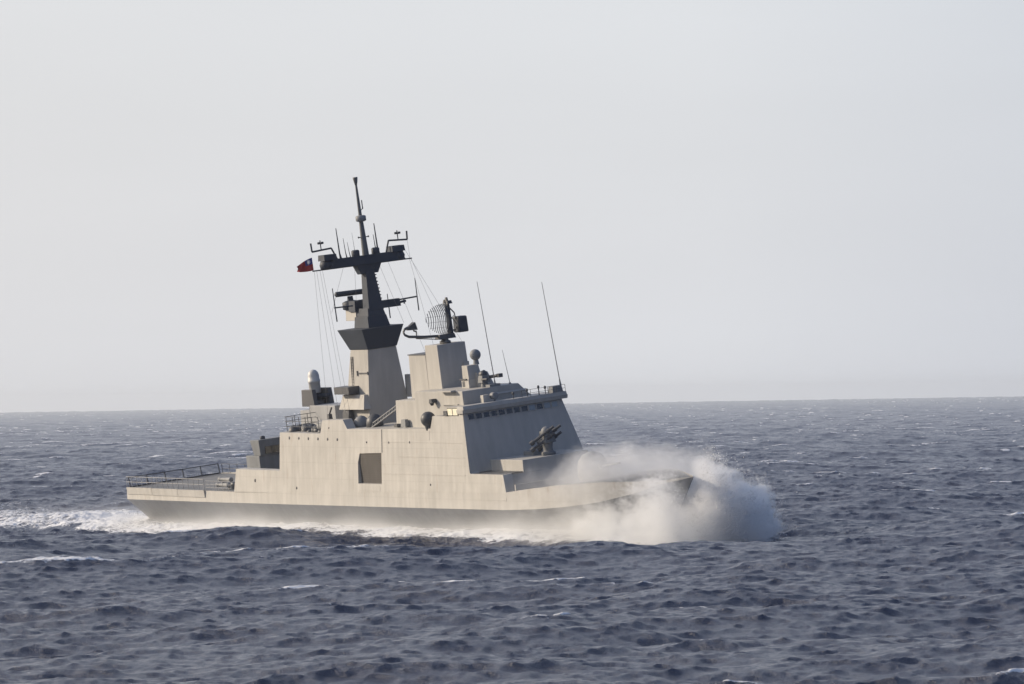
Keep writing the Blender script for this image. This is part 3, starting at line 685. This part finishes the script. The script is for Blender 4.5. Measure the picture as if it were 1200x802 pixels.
# ---- radar tower
tw = MB(); tw.box(6.6, 9.7, -1.85, 1.75, 15.2, 21.05, (0.15, 0.1), (0.0, 0.15))
tw2 = MB(); tw2.box(2.3, 6.55, -1.8, 1.5, 15.0, 20.0, (0.4, 0), (0.0, 0.1)); 
rt = tw.build('radar_tower', SUPER, ship, 0.05)
tw2.build('tower_annex', SUPER, rt, 0.05)
MB().box(2.55, 6.5, -1.85, 1.4, 20.0, 20.1).build('annex_cap', STEEL, rt)
MB().box(9.72, 9.8, 1.0, 1.7, 16.8, 18.9).build('tower_locker', SUPER, rt)
rd = MB(); rd.lathe((8.3, -0.2, 21.05), (0, 0, 1), [(0.9, 0), (0.9, 0.25), (0.55, 0.4), (0.55, 0.75)], 20); rd.box(6.6, 10.3, -0.75, 0.35, 21.55, 22.05, 0.2, 0.1)
rb = rd.build('air_search_radar', STEEL, ship)
# open-work reflector facing aft, with a boom and a horn
rf_ = MB()
def refl(u, v):        # u across (y), v up; dish bows forward
    yy = u*2.25; zz = 23.65+v*1.65; xx = 10.0-3.0*abs(u)**1.6-0.9*v*v
    return Vector((xx, yy, zz))
NU, NV = 24, 5
def inside(u, v): return abs(v) <= math.sqrt(max(0, 1-(abs(u))**2.4))
for i in range(NU+1):
    u = -1+2*i/NU; vm_ = math.sqrt(max(0.02, 1-abs(u)**2.4)); pts = [refl(u, vm_*(-1+2*j/10)) for j in range(11)]; rf_.path(pts, 0.06, 5)
for j in range(NV+1):
    v = -0.92+1.84*j/NV; um = max(0.05, (1-v*v))**(1/2.4); pts = [refl(um*(-1+2*i/14), v) for i in range(15)]; rf_.path(pts, 0.018, 4)
refl_o = rf_.build('radar_reflector', DARK, rb)
refl_o.location = (0, 0, 0)
sp_ = MB(); sp_.box(9.55, 10.25, -0.35, 0.35, 22.0, 25.3, 0.15, 0.08); sp_.path([(10.1, 0, 24.9), (11.2, 0, 24.2), (11.4, 0, 23.5)], 0.09); sp_.path([(10.1, 0, 22.4), (11.0, 0, 22.3), (11.5, 0, 22.8)], 0.09); sp_.path([(10.1, 0.2, 23.2), (11.3, 0.3, 23.9)], 0.05); sp_.path([(10.1, -0.2, 23.9), (11.3, -0.3, 22.9)], 0.05)
sp_.build('reflector_spine', DARK, rb)
iff = MB(); iff.tube((9.8, 0, 25.2), (9.8, 0, 25.5), 0.15); iff.box(9.3, 10.4, -0.7, -0.3, 25.25, 25.6, 0.1, 0.1); iff.box(9.5, 10.2, 0.2, 0.6, 25.3, 25.7, 0.1, 0.1); iff.box(9.6, 10.05, -0.2, 0.2, 25.5, 25.95, 0.1, 0.05); iff.build('interrogator_aerial', STEEL, rb)
bm_ = MB(); bm_.path([(9, -0.2, 21.85), (4.0, -0.2, 22.05), (0.5, -0.2, 22.3), (-0.35, -0.2, 22.55), (-0.6, -0.2, 22.85), (-0.3, -0.2, 23.15), (0.4, -0.2, 23.3)], 0.15); bm_.path([(8, -0.2, 21.5), (2.0, -0.2, 22.0)], 0.05); bm_.path([(2.2, -0.2, 22.2), (2.2, -0.2, 22.75), (1.6, -0.2, 22.9)], 0.09)
bm_.build('feed_boom', STEEL, rb)
hn = MB(); hn.add([(0.3, -0.3, 23.0), (0.3, 0.0, 23.0), (0.3, 0.0, 23.3), (0.3, -0.3, 23.3), (2.3, -0.55, 22.95), (2.3, 0.25, 22.95), (1.9, 0.25, 23.8), (1.9, -0.55, 23.8)], [(0, 1, 2, 3), (4, 7, 6, 5), (0, 4, 5, 1), (3, 2, 6, 7), (0, 3, 7, 4), (1, 5, 6, 2)])
hn.build('feed_horn', STEEL, rb)
MB().box(11.4, 13.6, -0.5, 0.9, 22.0, 23.75, 0.08, 0.05).build('counterweight_panel', DARK, rb, 0.15)
for o in [rb]+[c for c in COL.objects if c.parent is rb]:      # the aerial is trained to starboard
    for v_ in o.data.vertices:
        x_, y_, z_ = v_.co; v_.co = (8.3-(y_+0.2), -0.1+(x_-8.3)*0.553, z_)

# ---- main mast
ms = MB()
ms.add([(-13.6, -2.2, 12.0), (-7.6, -2.2, 12.0), (-7.6, 3.2, 12.0), (-13.6, 3.2, 12.0), (-10.7, -1.9, 20.72), (-6.5, -1.9, 20.72), (-6.5, 1.65, 20.72), (-10.7, 1.65, 20.72)],
       [(0, 3, 2, 1), (4, 5, 6, 7), (0, 1, 5, 4), (1, 2, 6, 5), (2, 3, 7, 6), (3, 0, 4, 7)])
mast = ms.build('mast_tower', SUPER, ship, 0.04)
b = MB(); b.box(-12.9, -9.4, -3.4, -1.9, 15.95, 16.75, (0, 0.0), (0, 0)); b.build('tower_sponson', STEEL, mast)
b = MB(); b.box(-13.2, -7.2, -2.9, -1.9, 14.2, 15.8, (0.6, 0.3), (0.4, 0)); b.build('tower_fairing', SUPER, mast)
b = MB(); b.box(-12.6, -11.0, -2.9, -2.2, 12.9, 14.1, 0.1, 0.1); b.build('tower_box', STEEL, mast)
b = MB(); b.box(-9.4, -6.9, -2.05, -1.97, 18.05, 18.2); b.box(-9.5, -9.3, -2.1, -1.97, 17.85, 18.4); b.box(-7.0, -6.85, -2.1, -1.97, 17.95, 18.3); b.build('tower_bracket', STEEL, mast)
b = MB(); b.tube((-11.4, -2.05, 13.0), (-10.6, -2.0, 20.0), 0.04); b.tube((-11.0, -2.05, 13.0), (-10.2, -2.0, 20.0), 0.04)
for k in range(22): b.tube((-11.4+0.8*k/22, -2.06, 13.0+7.0*k/22), (-11.0+0.8*k/22, -2.06, 13.0+7.0*k/22), 0.025, None, 5)
b.build('ladder', STEEL, mast)
b = MB(); b.box(-7.4, -6.2, 2.6, 3.1, 14.9, 17.4, 0.1, 0.1); b.build('tower_side_box', SUPER, mast)
# flared platform
b = MB(); lo = 20.74; hi = 23.05
b.add([(-10.75, -1.95, lo), (-6.4, -1.95, lo), (-6.4, 1.7, lo), (-10.75, 1.7, lo), (-11.5, -2.85, hi), (-5.75, -2.75, hi), (-5.75, 2.5, hi), (-11.5, 2.5, hi)],
      [(0, 3, 2, 1), (4, 5, 6, 7), (0, 1, 5, 4), (1, 2, 6, 5), (2, 3, 7, 6), (3, 0, 4, 7)])
b.build('flared_platform', DARK, mast, 0.03)
b = MB(); b.box(-10.3, -6.8, -1.3, 1.4, 23.05, 24.3, (0.2, 0.2), (0.1, 0.25)); b.box(-9.8, -7.0, -1.1, 1.1, 24.3, 25.2, (0.3, 0.2), (0.15, 0.2)); b.build('mast_house', DARK, mast, 0.03)
b = MB(); b.box(-12.3, -9.8, -1.2, 0.2, 23.9, 25.1, (0, 0), (0.1, 0.1)); b.build('radar_sponson', SUPER, mast, 0.03)
# trunk
b = MB()
b.add([(-8.6, -0.85, 24.9), (-7.1, -0.85, 24.9), (-7.1, 1.0, 24.9), (-8.6, 1.0, 24.9), (-8.5, -0.5, 30.0), (-7.4, -0.5, 30.0), (-7.4, 0.4, 30.0), (-8.5, 0.4, 30.0)],
      [(0, 3, 2, 1), (4, 5, 6, 7), (0, 1, 5, 4), (1, 2, 6, 5), (2, 3, 7, 6), (3, 0, 4, 7)])
b.build('mast_trunk', DARK, mast, 0.04)
b = MB()
for k in range(12): b.box(-7.6, -7.3, 0.8-0.05*k, 1.12-0.05*k, 25.3+k*0.38, 25.42+k*0.38)
b.build('trunk_steps', STEEL, mast)
# navigation radar
nr_ = MB(); nr_.lathe((-12.0, -0.5, 25.1), (0, 0, 1), [(0.75, 0), (0.95, 0.1), (0.95, 0.85), (0.6, 1.0), (0.35, 1.05), (0.3, 1.5)], 18)
nr_.box(-11.2, -9.6, -1.3, 0.8, 24.9, 26.1, 0.1, 0.1)
nv = nr_.build('navigation_radar', DARK, mast)
b = MB(); d0 = Vector((-12.0, -0.5, 26.95)); ax_ = Vector((0.35, 0.94, 0)).normalized()
b.tube(d0-ax_*1.55, d0+ax_*1.55, 0.30, 0.30, 14); b.tube(d0-ax_*1.7, d0-ax_*1.55, 0.12, 0.30, 14); b.tube(d0+ax_*1.55, d0+ax_*1.7, 0.30, 0.12, 14); b.build('scanner_bar', DARK, nv)
# lower crossbars
b = MB(); b.tube((-7.5, -4.9, 25.75), (-7.5, -2.6, 25.7), 0.08); b.tube((-7.5, -4.75, 24.2), (-7.5, -4.85, 27.9), 0.075, 0.05); b.build('dipole_aerial', DARK, mast)
b = MB(); b.tube((-7.5, 0.9, 25.6), (-7.5, 5.45, 25.75), 0.09); b.box(-7.85, -7.15, 0.9, 3.2, 25.0, 25.85, 0, (0, 0.1)); b.tube((-7.3, 3.2, 25.4), (-7.3, 3.9, 25.45), 0.14); b.tube((-7.3, 3.7, 25.15), (-7.3, 3.7, 25.75), 0.08); b.build('aerial_arm', DARK, mast)
for y, z0, z1 in ((1.7, 23.8, 26.5), (5.35, 24.2, 27.8)): MB().tube((-7.2, y, z0), (-7.2, y-0.03, z1), 0.075, 0.045).build('dipole_aerial', DARK, mast)
# yard
b = MB(); b.box(-8.6, -7.2, -5.0, 4.5, 30.05, 31.05, 0.1, (0.5, 0.5)); b.box(-8.4, -7.4, -1.1, 1.0, 29.0, 30.1, -0.1, -0.5); b.tube((-7.9, -6.8, 30.05), (-7.9, 5.6, 30.02), 0.075)
yard = b.build('yard', DARK, mast, 0.02)
for y0, y1 in ((-5.6, -4.0), (2.9, 4.5)):
    b = MB(); b.box(-8.7, -7.1, y0, y1, 31.0, 31.65, 0.08, 0.05); b.lathe((-7.9, (y0+y1)/2+(-.2 if y0 < 0 else .2), 30.05), (0, 0, 1), [(0.7, 0), (0.8, 0.5), (0.6, 1.0)], 16); b.build('intercept_aerial', DARK, yard)
for (sg, ya, yb, yc) in ((-1, -3.6, -4.2, -6.6), (1, 2.5, 2.95, 5.3)):
    b = MB(); b.path([(-7.9, ya, 31.0), (-7.9, yb, 32.3), (-7.9, yc, 32.15), (-7.9, yc-0.05*sg*-1, 33.1)], 0.10)
    ym = yb+(yc-yb)*0.52; b.tube((-7.9, ym, 32.2), (-7.9, ym-0.03, 33.3), 0.06)
    for q_ in ((0.34, 0), (0, 0.34)): b.tube((-7.9-q_[0], ym-q_[1], 33.0), (-7.9+q_[0], ym+q_[1], 33.0), 0.13)
    b.build('outrigger_aerial', DARK, yard)
for (y, h_, r_) in ((-3.3, 3.4, 0.09), (-2.55, 2.2, 0.05), (-2.1, 1.7, 0.04), (-1.4, 2.7, 0.025), (1.45, 3.4, 0.10), (1.2, 2.2, 0.06)):
    MB().tube((-7.8, y+0.1, 30.95), (-7.8, y, 31.6), r_*1.7, r_).tube((-7.8, y, 31.55), (-7.9, y-0.05, 31+h_), r_, r_*0.5).build('rod_aerial', DARK, yard)
for y in (-1.65, 0.85): MB().lathe((-7.8, y+0.3, 30.9), (0, 0, 1), [(0.42, 0), (0.46, 0.1), (0.46, 0.75), (0.3, 0.85)], 14).build('pot_aerial', DARK, yard)
# pole
b = MB(); b.tube((-7.9, -0.05, 30.6), (-8.15, -0.02, 35.0), 0.42, 0.24); b.tube((-8.15, -0.02, 35.0), (-8.35, 0, 38.9), 0.22, 0.12); b.lathe((-8.35, 0, 38.8), (-0.02, 0, 1), [(0.12, 0), (0.20, 0.35), (0.27, 0.75), (0.27, 0.9)], 14)
pole = b.build('topmast', mat('topmast_paint', (0.12, 0.125, 0.13), 0.6), mast)
MB().lathe((-8.15, 0, 34.75), (0, 0, 1), [(0.35, 0), (0.58, 0.1), (0.58, 0.6), (0.4, 0.7)], 16).build('topmast_drum', GREY, pole)
b = MB(); b.tube((-8.3, 0.25, 36.0), (-8.3, 0.5, 36.3), 0.04); b.tube((-8.3, 0.45, 36.1), (-8.3, 0.43, 37.1), 0.06); b.build('topmast_aerial', DARK, pole)
b = MB()
for y in (-0.6, 0.6): b.tube((-8.05, 0, 33.0), (-8.05, y, 33.05), 0.05); b.ball((-8.05, y, 33.05), 0.11, 6)
b.build('masthead_light', STEEL, pole)
# halyards
WR = [((-7.9, -6.6, 30), (-15.5, -3.2, 13.2)), ((-7.9, -6.3, 30), (-13.2, -3.0, 13.2)), ((-7.9, -5.9, 30), (-11.4, -3.0, 13.5)), ((-7.9, -5.6, 30), (-9.6, -3.4, 13.5)),
      ((-7.9, -3.0, 30), (-12.2, -2.9, 25.0)), ((-7.9, -1.6, 30), (-7.9, -1.9, 26.0)), ((-7.9, 1.4, 30), (-6.6, 3.0, 23.1)), ((-7.9, 2.6, 30), (1.0, 2.6, 15.5)), ((-7.9, 5.3, 30), (1.4, 3.0, 15.5)), ((-7.9, 5.5, 30), (6.6, 2.9, 16.4)), ((-7.9, 4.9, 31), (8.2, 2.0, 21)), ((-7.9, 5.3, 32.1), (-7.9, 5.4, 30))]
b = MB()
for p_, q_ in WR: b.tube(p_, q_, 0.014, None, 5)
b.build('halyards', WIRE, mast)

# ---- gun on the after platform
cw = MB(); cw.box(-23.3, -17.0, -1.5, 1.2, 11.9, 14.45, 0.0, 0.05); cw.box(-25.9, -23.3, -1.5, 1.0, 11.9, 13.9, 0.1, 0.05)
mount = cw.build('close_in_gun', mat('gun_mount_grey', (0.30, 0.305, 0.31), 0.6, vary=0.08, streak=0.1), ship, 0.05)
b = MB(); b.tube((-24.0, 0, 14.0), (-24.0, 0, 14.9), 1.05, 0.9, 20); b.box(-25.6, -22.4, -1.25, -0.75, 14.3, 16.2, 0.3, 0); b.box(-25.6, -22.4, 0.75, 1.3, 14.3, 16.2, 0.3, 0); b.build('gun_cradle', STEEL, mount, 0.04)
b = MB(); b.lathe((-24.5, 0, 15.3), (0.9, 0.25, 0.05), [(0.55, -0.9), (0.6, -0.6), (0.6, 0.6), (0.35, 0.7), (0.22, 0.75), (0.2, 2.4)], 16); b.build('gun_barrels', DARK, mount)
b = MB(); b.lathe((-24.3, 0, 15.7), (-0.02, 0, 1), [(0.62, 0), (0.66, 0.1), (0.66, 1.2), (0.70, 1.22), (0.70, 1.5), (0.66, 1.52), (0.65, 2.0), (0.56, 2.35), (0.36, 2.58), (0.1, 2.68)], 24); b.build('radome', WHITE, mount)
# railing and stowed nets round it
rail('platform_railing', [(-22.0, 5.6, 12.0), (-22.0, -5.4, 12.0), (-13.5, -5.5, 12.0)], 1.7, 12, ship, STEEL, 0.04, (0.35, 0.7, 1.0))
b = MB()
for k in range(26):
    x = random.uniform(-21.3, -13.0); y = random.uniform(-5.2, -3.0); s_ = random.uniform(0.3, 0.75)
    b.lathe((x, y, 11.8), (random.uniform(-.3, .3), random.uniform(-.3, .3), 1), [(s_*0.9, 0), (s_, s_*0.5), (s_*0.6, s_*1.1), (0.05, s_*1.35)], 9)
b.build('stowed_nets', STEEL, ship)
b = MB(); b.lathe((-14.8, -4.6, 12.6), (1, 0.1, 0), [(0.2, 0), (0.62, 0.1), (0.68, 1.0), (0.62, 1.9), (0.2, 2.0)], 16); b.build('liferaft_canister', GREY, ship)
b = MB(); b.box(-13.2, -12.6, -4.6, -4.0, 12.0, 13.9, 0.1, 0.1); b.tube((-12.9, -4.3, 13.9), (-12.4, -4.2, 14.6), 0.1); b.build('davit', STEEL, ship)
# drums between mast and boat bay
for (x, y, r_) in ((-3.6, -3.6, 0.95), (-6.2, -3.9, 0.85)):
    MB().lathe((x, y, 12.3), (0, 0, 1), [(r_, 0), (r_, r_*0.7), (r_*0.87, r_*1.15), (r_*0.5, r_*1.5), (0.05, r_*1.65)], 22).build('ventilator_drum', GREY if r_ < 0.9 else STEEL, ship)
b = MB()
e0, e1 = Vector((-2.9, -4.4, 12.4)), Vector((2.1, -3.6, 14.4)); o_ = Vector((0, 0.25, 0.5))
b.path([e0, e1], 0.10); b.path([e0+o_, e1+o_], 0.10)
for k in range(10): b.tube(e0.lerp(e1, k/9), e0.lerp(e1, k/9)+o_, 0.05, None, 6)
b.build('inclined_ladder', GREY, ship)

# ---- dark deckhouse on the flight deck by the hangar
DG = mat('deckhouse_dark_grey', (0.19, 0.20, 0.21), 0.65, vary=0.1, streak=0.12, spec=0.3)
b = MB(); b.box(-38.9, -35.4, -2.6, 2.6, 5.2, 8.75, (0, 0), (0, 0)); low = b.build('deck_hangar', DG, ship, 0.05)
b = MB(); b.add([(-36.9, -2.5, 8.75), (-35.2, -2.5, 8.75), (-35.2, 2.5, 8.75), (-36.9, 2.5, 8.75), (-37.2, -2.7, 10.55), (-34.9, -2.7, 10.6), (-34.9, 2.7, 10.6), (-37.2, 2.7, 10.55)],
                [(0, 3, 2, 1), (4, 5, 6, 7), (0, 1, 5, 4), (1, 2, 6, 5), (2, 3, 7, 6), (3, 0, 4, 7)]); b.build('upper_tier', DG, low, 0.05)
MB().box(-35.15, -34.98, -1.9, 1.5, 8.95, 9.75).build('dark_window', GLASS, low)
MB().lathe((-36.0, -1.6, 10.55), (0, 0, 1), [(0.28, 0), (0.3, 0.1), (0.3, 0.35), (0.1, 0.42)], 12).build('top_light', DARK, low)

# ---- launcher platform, missile launcher and gun on the foredeck
b = MB(); b.box(22.4, 29.4, -4.0, 4.0, 7.7, 9.1, (0, 0.02), 0.04); plat = b.build('launcher_platform', SUPER, ship, 0.03)
b = MB(); b.box(22.3, 29.9, -6.2, 6.2, 5.6, 7.78, (0, 0.3), 0.1); b.build('forward_deckhouse_base', SUPER, ship)
b = MB()
for k in range(8): b.box(22.9+k*0.82, 23.5+k*0.82, -6.5, -4.02, 7.86, 7.95)
b.build('deck_grating', STEEL, ship)
ml = MB(); ml.lathe((28.0, 0, 9.1), (0, 0, 1), [(0.75, 0), (0.75, 0.3), (0.5, 0.45), (0.55, 1.2), (0.7, 1.3), (0.7, 1.6)], 18)
ml.box(26.9, 28.6, -0.55, 0.75, 10.4, 11.6, 0.25, 0.2)
la = ml.build('missile_launcher', mat('launcher_grey', (0.13, 0.135, 0.14), 0.6, vary=0.1), ship, 0.03)
MB().ball((28.0, 0.0, 11.55), 0.55, 10).build('launcher_head', GREY, la)
MB().box(24.0, 26.2, -0.8, 0.4, 9.1, 9.55, 0.1).build('launcher_step', GREY, plat)
dr = Vector((0.45, 0.72, 0.52)).normalized()
for (oy, oz) in ((-0.85, 11.25), (-0.85, 10.55), (1.0, 11.2), (1.0, 10.5)):
    c = Vector((27.8, oy*0.55, oz))+Vector((-0.35, 0.1, 0))*(1 if oy > 0 else -1)
    b = MB(); b.tube(c-dr*1.5, c+dr*1.5, 0.16, 0.15, 10); b.tube(c-dr*1.6, c-dr*1.15, 0.26, 0.26, 8); b.tube(c+dr*0.5, c+dr*0.9, 0.22, 0.22, 8); b.build('missile_rail', STEEL, la)
gt_ = MB(); gt_.lathe((36.6, 0.2, 6.2), (0, 0, 1), [(1.5, 0), (1.5, 0.25), (1.35, 0.3)], 24)
gun = gt_.build('deck_gun', GREY, ship)
b = MB(); b.lathe((36.6, 0.2, 6.5), (0, 0, 1), [(1.45, 0), (1.62, 0.5), (1.62, 1.4), (1.45, 2.1), (1.0, 2.7), (0.4, 2.95), (0.05, 3.0)], 26); b.build('gun_house', GREY, gun)
b = MB(); b.tube((37.8, 0.2, 7.9), (38.6, 0.2, 8.0), 0.32, 0.25, 12); b.tube((38.6, 0.2, 8.0), (42.2, 0.2, 8.35), 0.12, 0.09, 12); b.build('gun_barrel', GREY, gun)
b = MB(); b.box(31.5, 31.7, -6.4, 6.4, 6.2, 6.9); b.build('breakwater', SUPER, ship)

# ------------------------------------------------------------------ ensign at the yard
def ensign():
    W_, H_ = 1.85, 1.25; nx, ny = 48, 30
    top = SHIP @ Vector((-7.9, -6.7, 31.55)); bot = SHIP @ Vector((-7.9, -6.65, 30.15))
    hoist = (bot-top)
    fl = Vector((-0.96, 0.25, -0.22)).normalized()
    root = empty('ensign_flag'); root.location = bot
    side = fl.cross(hoist.normalized()).normalized()
    def P_(u, v, o=0.0):          # u 0..1 along fly, v 0..1 down the hoist
        wv = 0.16*u*math.sin(7.0*u+1.6*v+0.4)+0.06*u*math.sin(13*u-2*v)
        tap = 1-0.62*u*u
        return top-bot+hoist*((v-0.5)*tap+0.5+0.10*u)+fl*(W_*u*(1-0.06*math.sin(4*v)))+side*(wv+o)
    def patch(u0, u1, v0, v1, a_, b_, o, mb):
        vs = [P_(u0+(u1-u0)*i/a_, v0+(v1-v0)*j/b_, o) for i in range(a_+1) for j in range(b_+1)]
        mb.add(vs, [(i*(b_+1)+j, (i+1)*(b_+1)+j, (i+1)*(b_+1)+j+1, i*(b_+1)+j+1) for i in range(a_) for j in range(b_)], True)
    m = MB(); patch(0.0, 0.5, 0.5, 1, 20, 12, 0, m); patch(0.5, 1, 0, 1, 20, 24, 0, m); m.build('red_field', RED, root, recalc=False)
    m = MB(); patch(0, 0.5, 0, 0.5, 20, 12, 0, m); m.build('blue_canton', BLUE, root, recalc=False)
    m = MB()
    for o in (0.006, -0.006):
        cu, cv = 0.25, 0.25
        def pp(r, t): return P_(cu+r*math.cos(t)/W_, cv+r*math.sin(t)/H_, o)
        n = 24; m.add([pp(0, 0)]+[pp(0.13, 2*math.pi*i/n) for i in range(n)], [(0, 1+i, 1+(i+1) % n) for i in range(n)])
        for k in range(12):
            t = 2*math.pi*k/12; m.add([pp(0.15, t-0.22), pp(0.15, t+0.22), pp(0.27, t)], [(0, 1, 2)])
    m.build('white_sun', FWHITE, root, recalc=False)
    tag(root, 'small red flag with blue canton and white sun flying from the port yardarm halyard'.replace('port ', 'outer '), 'flag')
ensign()
